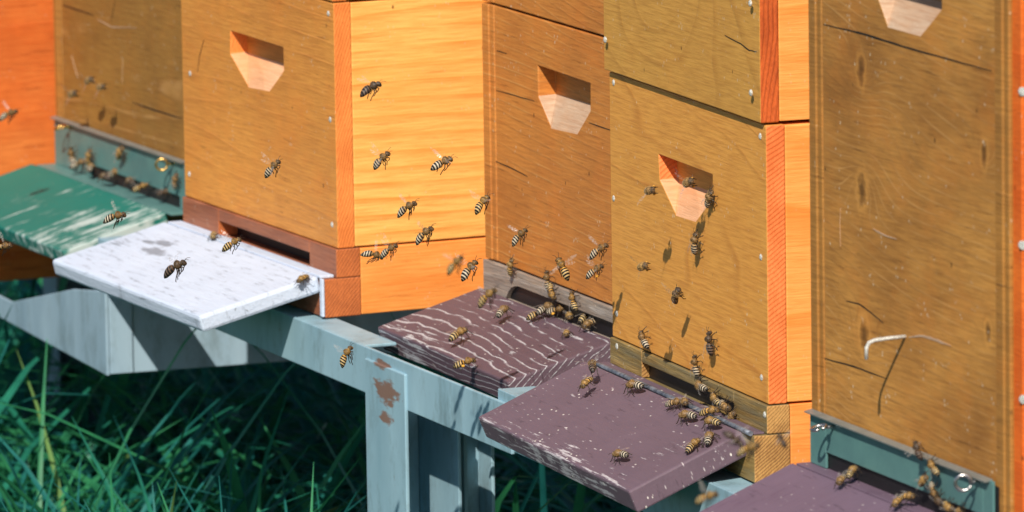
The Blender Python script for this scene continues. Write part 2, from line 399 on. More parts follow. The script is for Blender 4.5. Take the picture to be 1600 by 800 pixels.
mf3 = wood('amber_glaze', hexc('d68c42'), hexc('965626'), hexc('e0a862'), rings=16, seed=11, specks=.8, thin=.7, contrast=.3, blotch=.5, bumpy=.2, tilt=2, sx=1.6, sz=4, amp=.7, lin=26)
ms3 = ms2b
mf4 = wood('golden_glaze', hexc('eba850'), hexc('b36c2c'), rings=8, seed=14, specks=.8, contrast=.35, blotch=.12, sx=2.2, sz=6, lin=9, bumpy=.2, tilt=3, thin=.84)
mf4u = wood('olive_gold_glaze', hexc('dfa650'), hexc('a0682a'), rings=14, seed=5, specks=.8, contrast=.35, blotch=.2, thin=.7, sx=2.2, sz=5, lin=-4, amp=.5, bumpy=.2, knots=((.12, .30, 2.6, .07),))
me4 = endgrain('orange_saw_end', hexc('fa9050'), hexc('cc5a22'), 7, 30, 330, contrast=.6)
me4u = endgrain('red_saw_end', hexc('d8682e'), hexc('8a3814'), 9, 84, 300, contrast=.6)
ms4 = wood('light_orange_side', hexc('fbb05e'), hexc('ea8734'), rings=6, seed=9, long='y', specks=.15, contrast=.6, blotch=.15, sx=1.4, sz=5, lin=16, rough=.45)
mbar4 = wood('olive_grey_base', hexc('a38a55'), hexc('6a5128'), hexc('c9a765'), rings=8, seed=17, specks=.5, contrast=.6, blotch=.5, bumpy=.6, weather=hexc('6e6a55'))
me4b = endgrain('sawn_beam_end', hexc('c99a5a'), hexc('6e4522'), 3, 40, 480, contrast=.75)
mbar3 = wood('grey_weathered_base', hexc('b0a498'), hexc('716258'), hexc('ddd5cc'), rings=6, seed=21, specks=.5, contrast=.5, blotch=.5, bumpy=.6, weather=hexc('8c8580'))
mf5 = wood('knotty_brown_glaze', hexc('ce944a'), hexc('784a1e'), hexc('deaa68'), rings=30, seed=19, specks=.9, thin=.75, contrast=.35, blotch=.75, bumpy=.12, sx=1.8, sz=4, lin=17, tilt=1.5, amp=.42,
           knots=((.062, .236, .7, .011), (.062, .157, -.6, .013), (.25, .205, .5, .009), (.064, .061, .7, .013), (.255, .092, .4, .008), (.10, .20, -.3, .02)))
mt5 = wood('brown_corner_post', hexc('b8823e'), hexc('7a5024'), rings=5, seed=23, specks=.4, blotch=.5, contrast=.2)
ms5 = wood('red_orange_side', hexc('ee7a2c'), hexc('c2480f'), rings=4, seed=25, long='y', specks=.3, blotch=.5)
mf1 = wood('olive_brown_glaze', hexc('a87c3c'), hexc('70481f'), hexc('cc9c60'), rings=6, seed=29, specks=.6, contrast=.3, blotch=.5)  # the front's own dark olive brown
ms0 = wood('deep_orange_side', hexc('e6843e'), hexc('b5480f'), rings=5, seed=31, long='y', specks=.2, blotch=.7, contrast=.4, sz=6)
mplate = plain('teal_sheet_metal', hexc('64908c'), .45, 24, .45, .15, .15, hexc('3f6068'))
mplate_lip = plain('grey_metal_edge', hexc('9aa09c'), .4, 60, .4, .5)
PURPLE = hexc('8a6c7e')
mb4 = painted('purple_paint', hexc('6f5c68'), hexc('c8c2c6'), .30, 3, 'x', wx=(1, -.070, -.092, .20), lines=0, rings=30, speck=1, flecks=1, linec=hexc('d8ccd0'), lmod=(-.088, -.06, .30), sx=2, sz=4, amp=.3, lin=60, bumpy=.35)
mb3 = painted('flaking_purple_paint', hexc('64505a'), hexc('c4c6ca'), .30, 12, 'x', flecks=.5, wx=(1, -.030, -.092, .12), lines=.62, rings=17, lmod=(-.085, -.02, .24), speck=.6, sx=2.0, sz=5, amp=.40, lin=22, linec=hexc('dfe0e4'), bumpy=.7)
mb5 = painted('smooth_purple_paint', hexc('735f70'), hexc('5c4458'), .50, 23, 'y', flecks=.6, lines=.0, rings=4, speck=.5, bumpy=.25)
mb2 = painted('worn_white_paint', hexc('cfdbee'), hexc('7d858f'), .50, 33, 'x', lines=0, speck=0, bumpy=.8, flecks=.02, dark=hexc('b4bfd2'), stain=((.085, -.045, .022, .007), (.07, -.03, .02, .005), (.05, -.035, .012, .004)))
mb1 = painted('worn_green_paint', hexc('127468'), hexc('c2cecb'), .38, 43, 'y', lines=.0, rings=5, speck=.2, bumpy=.4, dark=hexc('0f5a50'), fsc=(120, 9, 60), streak=1.0, wx=(0, .10, .28, .20))
mrod = plain('weathered_hinge_rod', hexc('59606e'), .7, 160, .5, .6, .5, hexc('b8c0cc'), stretch=(1, .3, 1))

# ================================================================== THE SETTING
def rail_metal(name, base, dark):
    n = NT(name, .55, .4); n.b.inputs['Metallic'].default_value = .15
    p = n.noise(n.scaled((9, 9, 3)), 1, 5, .6); q = n.noise(n.scaled((40, 40, 16)), 1, 6, .65)
    c = n.mix(n.math('MULTIPLY', n.ramp(p, .35, .7), .55), base, dark)
    c = n.mix(n.math('MULTIPLY', n.ramp(q, .5, .75), .18), c, tuple(min(1, x*1.5) for x in base))
    r = n.ramp(n.noise(n.scaled((70, 70, 40), (5, 5, 5)), 1, 6, .75), .64, .70)
    c = n.mix(n.math('MULTIPLY', r, .7), c, hexc('7a4a30'))
    gr = n.ramp(n.noise(n.scaled((26, 26, 12), (8, 1, 2)), 1, 7, .75), .50, .66)
    c = n.mix(n.math('MULTIPLY', gr, .45), c, hexc('5d6a68'))
    n.color(c); n.bump(q, .15, .001); return n
STB, STD = hexc('a3c4d2'), hexc('5f8899')
mrail = rail_metal('galvanised_paint', STB, STD).m
mrail_a = rail_metal('galvanised_paint_grey_shaded', hexc('a4bccb'), hexc('64849a')).m  # grey paint, darkened as well for the shade on this stand
nm = rail_metal('galvanised_paint_rusty', STB, STD)
STANDS = []
def stand(label, corner_px, d, yaw, z_top, h, length, depth, mat, legs, up=0.0, notch=None):
    """steel frame: front C-rail, side rails, rear rail and channel legs; local origin = front right top corner"""
    p = at(*corner_px, d); rz = R_(yaw-YAW)
    o = empty('hive_stand', (p.x, p.y, z_top), rz); tag(o, label, 'metal stand', 'steel stands carrying the beehives')
    def c_rail(name, x0, x1, y0, y1, along):
        bm = bmesh.new(); t = .003
        if along == 'x':
            bx(bm, x0, x1, y0, y0+t, -h, 0); bx(bm, x0, x1, y0+t+.0003, y0+.03, -t, -.0003); bx(bm, x0, x1, y0+t+.0003, y0+.03, -h+.0003, -h+t)
        else:
            bx(bm, x1-t, x1, y0, y1, -h+.0004, up-.0004); bx(bm, x1-.03, x1-t-.0003, y0, y1, -t, -.0005); bx(bm, x1-.03, x1-t-.0003, y0, y1, -h+.0005, -h+t)
        finish(name, bm, mat, o, .0008)
    if up:                                                         # plate rail, deeper towards its corner
        bm = bmesh.new(); prof = [(-length, -h), (0, -h), (0, up), (-.10, up*.62), (-.30, -.020), (-length, -.024)]
        for y in (0, .003): bm.faces.new([bm.verts.new((x, y, z)) for x, z in prof])
        bm.verts.ensure_lookup_table(); k = len(prof)
        for i in range(k): bm.faces.new([bm.verts[j] for j in (i, (i+1) % k, k+(i+1) % k, k+i)])
        finish('front_rail', bm, mat, o, .0008)
    elif notch:                                                     # web stands a little proud of the flange beside the hive
        bm = bmesh.new(); prof = [(-length, -h), (0, -h), (0, -notch[1]), (notch[0], -notch[1]), (notch[0]-.006, 0), (-length, 0)]
        for y in (0, .003): bm.faces.new([bm.verts.new((x, y, z)) for x, z in prof])
        bm.verts.ensure_lookup_table(); k = len(prof)
        for i in range(k): bm.faces.new([bm.verts[j] for j in (i, (i+1) % k, k+(i+1) % k, k+i)])
        bx(bm, -length, 0, .0033, .03, -h+.0003, -h+.003); bx(bm, -length, notch[0]-.055, .0033, .03, -.003, -.0003)
        finish('front_rail', bm, mat, o, .0008)
    else: c_rail('front_rail', -length, 0, 0, 0, 'x')
    hh = h; c_rail('side_rail', 0, -.0030 if up else -.0005, .0243, depth-.004, 'y'); c_rail('side_rail', 0, -length+.033, .0306, depth-.004, 'y')
    bm = bmesh.new(); bx(bm, -length, 0, depth-.003, depth, -h, 0); finish('rear_rail', bm, mat, o, .0008)
    bm = bmesh.new(); bx(bm, -.003, 0, .0033, .024, -h+.001, up-.001); (bm.free() if notch else finish('corner_plate', bm, mat, o, .0008))
    for (lx, lw, ly, ld) in legs:
        bm = bmesh.new(); t = .003; zb = -z_top + .002
        bx(bm, lx, lx+lw, ly, ly+t, zb, -h-.0005); bx(bm, lx, lx+t, ly+t+.0003, ly+ld, zb, -h-.0005); bx(bm, lx+.0003, lx+lw, ly+ld+.0003, ly+ld+t, zb, -h-.0005)
        finish('leg', bm, mat, o, .0008)
    return o

# ---------------- hive 2 (yellow sided, white landing board)
H2 = Hive(289, 306, 6.28, 24.0); H2.root('honey brown beehive with bright yellow side and the worn white landing board')
W2 = H2.front(528, 388)[0]
def pts6(hv, lst): return [hv.front(*p) for p in lst]
zj2 = H2.front(520, 5)[1]
hold2 = pts6(H2, [(360,48),(360,84),(388,134),(422,143),(443,110),(442,74)])
b2 = hive_box(H2, W2, 0, zj2, H2.side(553,300,W2)[0], .42, mf2, me2, ms2, hold2)
hive_box(H2, W2, zj2+.0012, zj2+.20, .013, .42, mf2, me2, ms2, dy=-.001)
lid(H2, W2, zj2+.203, .42)
for p in ((513,21),(516,187),(519,351),(297,115),(296,272)): screw(H2, *p, b2)
crack(H2, sub([(319,62),(312,88),(309,112)], 3, .5), b2, .0018)
zb2 = H2.front(536, 436)[1] - H2.front(536,391)[1]     # height of the entrance bar (negative)
zl2 = -.0315+zb2
s2x = H2.side(563, 450, W2)[0]
bm = bmesh.new()                                                   # bottom board front, with the entrance slot
ex0, ex1 = H2.front(345, 350)[0], H2.front(487, 400)[0]
zt = -.0005; zs = zb2*.45
bx(bm, -.001, ex0, -.002, s2x, zb2, zt, 0, 1); bx(bm, ex1, W2+.001, -.002, s2x, zb2, zt, 0, 1); bx(bm, ex0+.0002, ex1-.0002, -.002, s2x, zs, zt)
o = finish('bottom_bar', bm, [mbar2, me2b], H2.o, .0008)
bm = bmesh.new(); bx(bm, -.001, W2+.0012, -.0125, s2x, zl2, zb2-.0004, 0, 1); finish('bottom_beam', bm, [mbar2, me2b], H2.o, .0008)
bm = bmesh.new(); bx(bm, .0, W2+.0005, s2x+.0004, .42, zl2+.0004, -.001); finish('bottom_side', bm, ms2b, H2.o, .0008)
bm = bmesh.new(); bx(bm, ex0-.01, ex1+.01, s2x-.004, s2x+.0002, zb2, -.002); finish('entrance', bm, mats['dark'], H2.o)  # black sheet painted as the unlit inside behind the slot
bm = bmesh.new(); bx(bm, -.004, W2-.004, -.0145, -.0022, zb2-.0002, zb2+.0022); finish('board_strip', bm, mb2, H2.o, .0006)
flight_board(H2, -.008, W2-.006, -.0150, zb2+.0020, .106, 13.5, .0140, mb2, bevel=.0028)
bm = bmesh.new(); bx(bm, W2-.0040, W2+.0015, -.0150, -.0128, zl2+.001, zb2); finish('board_bracket', bm, mb2, H2.o, .0006)

# ---------------- hive 4 (golden, two boxes, purple board with hinge rod)
H4 = Hive(957, 525, 5.50, 19.2); H4.root('golden two-box beehive with bees climbing its front, left of the dark knotty one')
W4 = H4.front(1201, 635)[0]
zj4 = H4.front(952, 112)[1]
t4 = H4.side(1228, 400, W4)[0]
hold4 = pts6(H4, [(1029,241),(1031,281),(1056,334),(1088,347),(1113,309),(1113,273)])
b4 = hive_box(H4, W4, 0, zj4, t4, .42, mf4, me4, ms4, hold4)
b4u = hive_box(H4, W4, zj4+.0016, zj4+.225, t4, .42, mf4u, me4u, ms4, dy=-.0035, dw=.002)
lid(H4, W4, zj4+.228, .42)
for p in ((959,129),(959,310),(964,490),(1188,213),(1189,402),(1190,590)): screw(H4, *p, b4)
for p in ((953,62),(1180,5),(1181,145)): screw(H4, *p, b4u, -.0035)
crack(H4, sub([(1140,55),(1165,68),(1178,78),(1190,80)], 3, .8), b4u, .0011, -.0038)
zb4 = H4.front(957, 568)[1]
yb4, _ = H4.side(1234, 690, W4)
yl4, zl4 = H4.side(1178, 755, W4)
ex0, zs = H4.front(1006, 566); ex1, _ = H4.front(1150, 631)
bm = bmesh.new()
bx(bm, -.001, ex0, -.0018, yb4, zb4, -.0008, 0, 1); bx(bm, ex1, W4+.001, -.0018, yb4, zb4, -.0008, 0, 1); bx(bm, ex0+.0002, ex1-.0002, -.0018, yb4, zs, -.0008)
bar4 = finish('bottom_bar', bm, [mbar4, me4b], H4.o, .0008)
bm = bmesh.new(); bx(bm, -.001, W4+.0014, yl4, yb4, zl4, zb4-.0005, 0, 1); finish('bottom_beam', bm, [mbar4, me4b], H4.o, .001)
bm = bmesh.new(); bx(bm, .0, W4+.0003, yb4+.0004, .42, zl4+.0004, -.001); finish('bottom_side', bm, ms2b, H4.o, .0008)
bm = bmesh.new(); bx(bm, ex0+.0004, ex1-.0004, .004, .0105, zb4-.0002, zs-.0003); finish('entrance', bm, mats['dark'], H4.o)  # near-black block fills the slot in place of its inner shade
for p in ((964,541),(1195,648)): screw(H4, *p, bar4, -.0018)
bm = bmesh.new(); bx(bm, -.004, W4-.002, yl4+.001, -.0024, zb4-.0003, zb4+.0012); finish('board_strip', bm, mb4, H4.o, .0005)
yr = yl4 - .001
bm = bmesh.new(); tube(bm, [(x*(W4+.004)/14-.006, yr+random.uniform(-1,1)*.0003, zb4+.0008) for x in range(15)], .0019, 8); finish('hinge_rod', bm, mrod, H4.o)
flight_board(H4, -.019, W4-.014, yr-.0022, zb4+.0004, .092, 23, .0175, mb4, bevel=.0016)

# ---------------- hive 3 (amber, grey base, flaking purple board)
H3 = Hive(758.5, 402, 5.93, 21.3); H3.root('amber beehive with arched entrance in a grey base, between yellow side and golden front')
W3 = H2.front(528, 388)[0]*1.08
zj3 = H3.front(760, 6)[1]
xp3 = H3.front(772, 200)[0]
hold3 = pts6(H3, [(837,102),(838,150),(858,198),(900,210),(919,173),(919,130)])
def framed_box(hv, W, z0, z1, xp, mf, mt, ms, hold, mh, D=.42, dz=.0016):
    rec = .0012
    bm = bmesh.new()
    h = [(x-xp, z) for x, z in hold] if hold else None
    if h: handhold_front(bm, W-2*xp-.002, z0, z1, .02, h)
    else: bx(bm, 0, W-2*xp-.002, 0, .02, z0, z1, 0, 0)
    o = finish('hive_box', bm, [mf, mf, mh or mats['hand']], hv.o, .001)
    o.location = (xp+.001, rec, 0)
    for a in (0, W-xp):
        bm = bmesh.new(); w = xp
        bx(bm, a, a+w*.60, -.0002, .022, z0, z1); bx(bm, a+w*.63, a+w, .0008, .022, z0, z1)
        finish('corner_post', bm, mt, hv.o, .0010)
    for x0, x1, yy in ((.0004, .018, .0223), (W+.0003, W+.014, .0030)):
        bm = bmesh.new(); bx(bm, x0, x1, yy, D, z0+.0006, z1-.0006); finish('side_panel', bm, ms, hv.o, .0008)
    bm = bmesh.new(); bx(bm, .018, W-.018, D-.02, D-.001, z0+.001, z1-.001); finish('back_panel', bm, mf, hv.o, .0008)
    return o
b3 = framed_box(H3, W3, 0, zj3, xp3, mf3, mf3, ms3, hold3, mats['hand_grey'])
b3u = framed_box(H3, W3, zj3+.0018, zj3+.21, xp3, mf3, mf3, ms3, None, None)
lid(H3, W3, zj3+.213, .42)
crack(H3, sub([(773,141),(833,158)], 6, .4), b3, .0010, .0009)
crack(H3, sub([(918,192),(960,206)], 4, .4), b3, .0010, .0009)
crack(H3, sub([(773,252),(800,264),(822,276)], 3, .6), b3, .0012, .0009)
crack(H3, sub([(774,79),(790,84)], 3, .4), b3, .0011, .0009)
zb3 = H3.front(758.5, 452)[1]
bm = bmesh.new()                                                   # grey base bar with an arched entrance
ax0, ax1 = H3.front(795, 465)[0], W3*.93
za = lambda x: zb3 + (zb3*-.52)*min(1, math.sqrt(max(0, 1-((x-ax0-.028)/.028)**2)) if x < ax0+.028 else 1)
nx = 60; prev = None
for i in range(nx+1):
    x = -.001 + (W3+.002)*i/nx
    zlo = za(x) if ax0 <= x <= ax1 else zb3
    q = [bm.verts.new(p) for p in ((x, -.0015, zlo), (x, -.0015, -.0015), (x, .02, -.0015), (x, .02, zlo))]
    if prev:
        for k in range(4): bm.faces.new((prev[k], prev[(k+1)%4], q[(k+1)%4], q[k]))
    prev = q
    if i in (0, nx): bm.faces.new(q)
finish('bottom_bar', bm, mbar3, H3.o)
bm = bmesh.new(); bx(bm, -.0012, W3+.001, .0, .42, zb3-.032, zb3-.0005); finish('bottom_beam', bm, mbar3, H3.o, .0008)
bm = bmesh.new(); bx(bm, .001, W3-.001, .0022, .018, zb3-.0003, -.003); finish('entrance', bm, mats['dark'], H3.o)  # dark block behind the arch, shade of the hollow put in as colour
bm = bmesh.new(); bx(bm, .0, W3, .0203, .42, zb3, -.002); finish('bottom_side', bm, ms2b, H3.o)
flight_board(H3, -.006, (W3-.012)*.80, -.0018, zb3+.0010, .092, 15.5, .0195, mb3, warp=.0016, bevel=.0014)

# ---------------- metal fronted hives 5 and 1
def eye_screw(hv, px, py, parent, mat, flat=False, y=-.0035):
    x, z = hv.front(px, py, -.012)
    bm = bmesh.new(); r = .0050
    pts = []
    for k in range(17):
        a = 2*math.pi*k/17*1.0 + .3
        if flat: pts.append((x + r*math.cos(a)*.9, -.016 + r*math.sin(a), z + r*.25*math.sin(a)))
        else: pts.append((x + r*math.cos(a)*.95, -.013 + r*.9*math.cos(a), z + r*math.sin(a)))
    if flat: pts = [(x + r*math.cos(2*math.pi*k/18), -.014 + r*math.sin(2*math.pi*k/18), z + .0012*math.sin(2*math.pi*k/18)) for k in range(18)]
    else: pts = [(x + .42*r*math.cos(2*math.pi*k/18), -.014 + .95*r*math.cos(2*math.pi*k/18), z + r*math.sin(2*math.pi*k/18)) for k in range(18)]
    tube(bm, pts, .00115, 8)
    tube(bm, [(x, -.010, z), (x, -.006, z), (x, 0, z)], .0012, 8)
    return finish('eye_screw', bm, mat, parent)
def metal_front(hv, W, zt, hgt, slot=(.08, .9), fl=.020, fm=None):
    """sheet metal guard: plate with a folded lip on top, an entrance slot at its foot and a floor flange"""
    bm = bmesh.new()
    bx(bm, .004, W*slot[0], -.0030, -.0012, zt-hgt, zt-.001); bx(bm, W*slot[1], W-.006, -.0030, -.0012, zt-hgt, zt-.001)
    bx(bm, W*slot[0]+.0001, W*slot[1]-.0001, -.0030, -.0012, zt-hgt+.011, zt-.001)
    o = finish('guard_plate', bm, mplate, hv.o, .0004)
    bm = bmesh.new()
    vs = [(.003, -.0011, zt), (.003, -.0068, zt-.0012), (.003, -.0068, zt-.0020), (.003, -.0011, zt-.0012)]
    a = [bm.verts.new(v) for v in vs]; b = [bm.verts.new((W-.010, v[1], v[2])) for v in vs]
    for k in range(4): bm.faces.new((a[k], a[(k+1)%4], b[(k+1)%4], b[k]))
    bm.faces.new(a); bm.faces.new(b)
    finish('folded_lip', bm, mplate_lip, hv.o)
    bm = bmesh.new(); bx(bm, .002, W-.002, -.0009, .0004, zt-hgt, zt-.004); finish('entrance', bm, mats['dark'], hv.o)  # dark sheet gives the slot its shade by colour
    bm = bmesh.new(); bx(bm, .001, W-.001, -fl, .0, zt-hgt-.002, zt-hgt-.0003); finish('floor_flange', bm, fm or mplate, hv.o, .0005)
    return o
H5 = Hive(1273, 639, 4.98, 21.4); H5.root('dark knotty brown beehive with bent nail in its front and teal metal guard')
W5 = H5.front(1577, 760)[0]
xp5 = H5.front(1284, 400)[0] - H5.front(1266, 400)[0]
x5o = H5.front(1266, 400)[0]
hold5 = [(x-x5o, z) for x, z in pts6(H5, [(1363,-50),(1365,-12),(1383,40),(1436,57),(1467,14),(1467,-22)])]
H5.o.location = H5.l2w((x5o, 0, 0)); H5.P = H5.l2w((x5o, 0, 0)); W5 -= x5o
z5top = H5.front(1400, -110)[1]
b5 = framed_box(H5, W5, -.075, z5top, xp5, mf5, mt5, ms5, hold5, mats['hand_grey'])
lid(H5, W5, z5top+.003, .42)
crack(H5, sub([(1284,38),(1340,51),(1420,76),(1547,111)], 6, .5), b5, .0016, .0009)
crack(H5, sub([(1286,560),(1330,572),(1384,592)], 4, .8), b5, .0013, .0009)
crack(H5, sub([(1320,470),(1340,475),(1360,490),(1378,505)], 3, .8), b5, .0012, .0009)
crack(H5, sub([(1362,358),(1380,368),(1399,374)], 3, .8), b5, .0016, .0009, mats['hand_grey'], 'wood_gouge')
crack(H5, sub([(1418,527),(1440,525),(1462,532),(1484,541)], 4, 1.2), b5, .0024, .0009, mats['hand_grey'], 'wood_gouge')
crack(H5, sub([(1311,325),(1310,350),(1311,385)], 4, .4), b5, .0012, .0009, mats['hand_grey'], 'scratch')
nx_, nz_ = H5.front(1412, 526)                                   # the bent nail
bm = bmesh.new(); k5 = 5.0/FPX
tube(bm, [(nx_, .004, nz_), (nx_, -.01, nz_-.0002), (nx_, -.021, nz_-.0009), (nx_, -.0245, nz_-.0022), (nx_, -.0262, nz_-.0050), (nx_, -.0265, nz_-.0130)], .0013, 10)
finish('bent_nail', bm, mats['screw'], H5.o)
def side_screw(hv, px, py, W):
    y, z = hv.side(px, py, W); bm = bmesh.new(); tube(bm, [(W-.001, y, z), (W+.0008, y, z)], .0028, 12); finish('screw', bm, mats['screw'], hv.o)
side_screw(H5, 1598, 143, W5+.014); side_screw(H5, 1598, 383, W5+.014); side_screw(H5, 1599, 624, W5+.014)
zt5 = 0.0
hp5 = .036
metal_front(H5, W5-.012, zt5, hp5, (.10, .93), .012, mb5)
bm = bmesh.new(); bx(bm, -.0005, W5+.0005, .0242, .42, -.105, -.0756); finish('bottom_side', bm, ms2b, H5.o, .0008)
eye_screw(H5, 1284, 668, H5.o, mats['steel'], True); eye_screw(H5, 1510, 754, H5.o, mats['steel'])
flight_board(H5, -.004, W5-.014, -.0125, -hp5-.0006, .085, 22, .0135, mb5, bevel=.0016)

H1 = Hive(93, 182, 6.85, 23.4); H1.root('blurred brown beehive with teal metal guard and the worn green landing board')
W1 = H1.front(300, 245)[0]
xp1 = H1.front(96, 100)[0] - H1.front(86, 100)[0]
x1o = H1.front(86, 140)[0]
H1.o.location = H1.l2w((x1o, 0, 0)); H1.P = H1.l2w((x1o, 0, 0)); W1 -= x1o
b1 = framed_box(H1, W1, -.080, .30, xp1, mf1, mt5, ms5, None, None)
lid(H1, W1, .303, .42)
crack(H1, sub([(96,8),(145,24)], 3, .5), b1, .0016, .0009)
crack(H1, sub([(150,30),(172,42),(212,44)], 3, .5), b1, .0014, .0009, mats['hand_grey'], 'scratch')
crack(H1, sub([(178,0),(172,34)], 3, .5), b1, .0018, .0009)
crack(H1, sub([(205,160),(240,172),(282,185)], 3, .5), b1, .0018, .0009)
crack(H1, sub([(110,88),(120,122)], 3, .4), b1, .0013, .0009, mats['hand_grey'], 'scratch')
crack(H1, sub([(190,90),(189,130)], 3, .4), b1, .0012, .0009, mats['hand_grey'], 'scratch')
hp1 = .044
metal_front(H1, W1, 0, hp1, (.28, .93))
eye_screw(H1, 97, 199, H1.o, mats['brass'], True); eye_screw(H1, 256, 257, H1.o, mats['brass'])
flight_board(H1, -.010, W1-.014, -.0205, -hp1-.0004, .10, 16, .0130, mb1, bevel=.0016)
bm = bmesh.new(); bx(bm, .0, W1, .0, .42, -.115, -.0806); finish('bottom_side', bm, ms2b, H1.o, .0008)

# ---------------- hive 0: only its orange side shows, left edge
H0 = Hive(-90, 400, 7.20, 22.0); H0.root('deep orange beehive cut by the left edge, behind the green landing board')
W0 = .32
H0.P = at(0, 441, 6.88); z0b = H0.P.z
H0.P = H0.l2w((-W0, -.05, 0)); H0.o.location = H0.P
hive_box(H0, W0, .0, .40, .013, .42, mf2, me2, ms0)
lid(H0, W0, .403, .42)
bm = bmesh.new(); bx(bm, .03, W0-.03, -.010, -.0003, .012, .03); finish('bottom_bar', bm, mbar2, H0.o, .0008)
flight_board(H0, .01, W0-.01, -.0105, .012, .09, 14, .0125, mb1)

# ---------------- steel stands
Z0 = H0.P.z
stA = stand('grey steel stand with a lit bare corner, under the white landing board', (165, 500), 6.45, 19.5, .444, .040, .95, .40, mrail_a, [(-.9, .05, .2, .04)], .034)
ZB = H2.P.z + zl2 - .001
pB = at(798, 640, 5.62)
stB = stand('blue grey steel stand with rust stain on its leg, between white and purple boards', (798, 640), 5.58, 22.3, ZB, .037, .93, .40, mrail, [], notch=(-.252, -.0002))
ZC = H4.P.z + zl4 - .001
stC = stand('steel stand mostly hidden under the golden beehive', (1500, 880), 4.82, 20.5, ZC, .043, .85, .40, mrail, [(-.2, .05, 0, .04)])
# stand B: the visible channel legs
def onB(px, py):                     # local x on the stand's front plane
    rz = stB.rotation_euler.z; n = Vector((-math.sin(rz), math.cos(rz), 0)); u = Vector((math.cos(rz), math.sin(rz), 0))
    v = hit(px, py, Vector(stB.location), n) - Vector(stB.location); return v.dot(u), v.z
xa, za_ = onB(575, 640); xb, _ = onB(637, 660)
nb = rail_metal('stained_leg_paint', STB, STD)
X, Y, Z = nb.xyz()
base = nb.b.inputs['Base Color'].links[0].from_socket
sx0, sz0 = onB(606, 612); sx1, sz1 = onB(603, 573)
def blob(cx, cz, wx, wz):
    dx = nb.math('MULTIPLY', nb.math('SUBTRACT', X, cx), 1/wx); dz = nb.math('MULTIPLY', nb.math('SUBTRACT', Z, cz), 1/wz)
    return nb.math('SQRT', nb.math('ADD', nb.math('MULTIPLY', dx, dx), nb.math('MULTIPLY', dz, dz)))
ns = nb.noise(nb.scaled((60, 60, 220)), 1, 4, .6)
rb = nb.math('MINIMUM', blob(sx0, sz0, .026, .010), nb.math('MINIMUM', blob(sx1-.006, sz1+.001, .016, .004), nb.math('ADD', blob(sx0, sz0-.02, .02, .010), .35)))
msk = nb.math('SUBTRACT', 1.0, nb.ramp(nb.math('ADD', rb, nb.math('MULTIPLY', nb.math('SUBTRACT', ns, .5), 2.2)), .75, 1.05))
nb.color(nb.mix(nb.math('MULTIPLY', msk, .85), base, hexc('86573a')))
bpy.data.objects
for ch in stB.children:
    if ch.name.startswith('front_rail'): ch.data.materials[0] = nb.m
zbt = -ZB + .002; h = .037; t = .003
bm = bmesh.new()
bx(bm, xa, xb, -.0022, .0008, zbt, -.0085); 
bx(bm, xa, xa+t, .0010, .041, zbt, -h-.0005); bx(bm, xa+.0003, xb, .0413, .0443, zbt, -h-.0005)
finish('leg', bm, nb.m, stB, .0008)
bm = bmesh.new()
bx(bm, xa+.03, xa+.033, .056, .082, zbt, -h-.0005); bx(bm, xa+.0333, xa+.06, .056, .059, zbt, -h-.0005); bx(bm, xa+.0333, xa+.06, .079, .082, zbt, -h-.0005)
finish('leg', bm, nb.m, stB, .0008)

# ---------------- ground and grass
ng = NT('soil_and_moss', .9, .1)
gp = ng.noise(ng.tc, 3, 6, .65); gq = ng.noise(ng.tc, 40, 4, .6)
ng.color(ng.mix(ng.ramp(gq, .4, .7), ng.mix(ng.ramp(gp, .35, .65), (.010, .03, .028), (.016, .05, .035)), (.006, .014, .018)))
ng.bump(gq, .6, .02)
bm = bmesh.new(); S = 600; N = 40
gv = {}
for i in range(N+1):
    for j in range(N+1):
        a = (i/N*2-1); b = (j/N*2-1)
        x = a*abs(a)**2*S; y = b*abs(b)**2*S
        gv[i, j] = bm.verts.new((x, y, 0))
for i in range(N):
    for j in range(N): bm.faces.new((gv[i,j], gv[i+1,j], gv[i+1,j+1], gv[i,j+1]))
tag(finish('ground', bm, ng.m), None, None, None, 'structure')

def grass(name, cnt, region, hmin, hmax, wmin, wmax, mats_, seed, kind='stuff', extra=None):
    rnd = random.Random(seed); bm = bmesh.new()
    def blade(x, y, hh, w, lean, az, mi, curl=1.0):
        ux, uy = math.cos(az), math.sin(az); fx, fy = -uy, ux; tw = rnd.uniform(-.9, .9)
        seg = 6; prev = None
        for k in range(seg+1):
            s = k/seg; out = lean*hh*s**1.7; z = hh*(s - curl*.42*lean*s**2.6)
            ww = w*(1-s**3.6)*.5 + .0002
            a2 = tw*s; gx, gy = fx*math.cos(a2)+ux*math.sin(a2), fy*math.cos(a2)+uy*math.sin(a2)
            cx, cy = x+ux*out, y+uy*out
            l = bm.verts.new((cx-gx*ww, cy-gy*ww, z)); c = bm.verts.new((cx, cy, z-ww*.5)); r = bm.verts.new((cx+gx*ww, cy+gy*ww, z))
            if prev:
                for q in ((prev[0], prev[1], c, l), (prev[1], prev[2], r, c)):
                    f = bm.faces.new(q); f.material_index = mi; f.smooth = True
            prev = (l, c, r)
    for _ in range(cnt):
        x, y = region(rnd)
        blade(x, y, rnd.uniform(hmin, hmax), rnd.uniform(wmin, wmax), max(.35, abs(rnd.gauss(1.05, .45))), rnd.uniform(0, 2*math.pi), rnd.randrange(len(mats_)))
    if extra: extra(blade, rnd)
    bmesh.ops.recalc_face_normals
    me = bpy.data.meshes.new(name); bm.to_mesh(me); bm.free()
    for m in mats_: me.materials.append(m)
    o = bpy.data.objects.new(name, me); COL.objects.link(o); return o
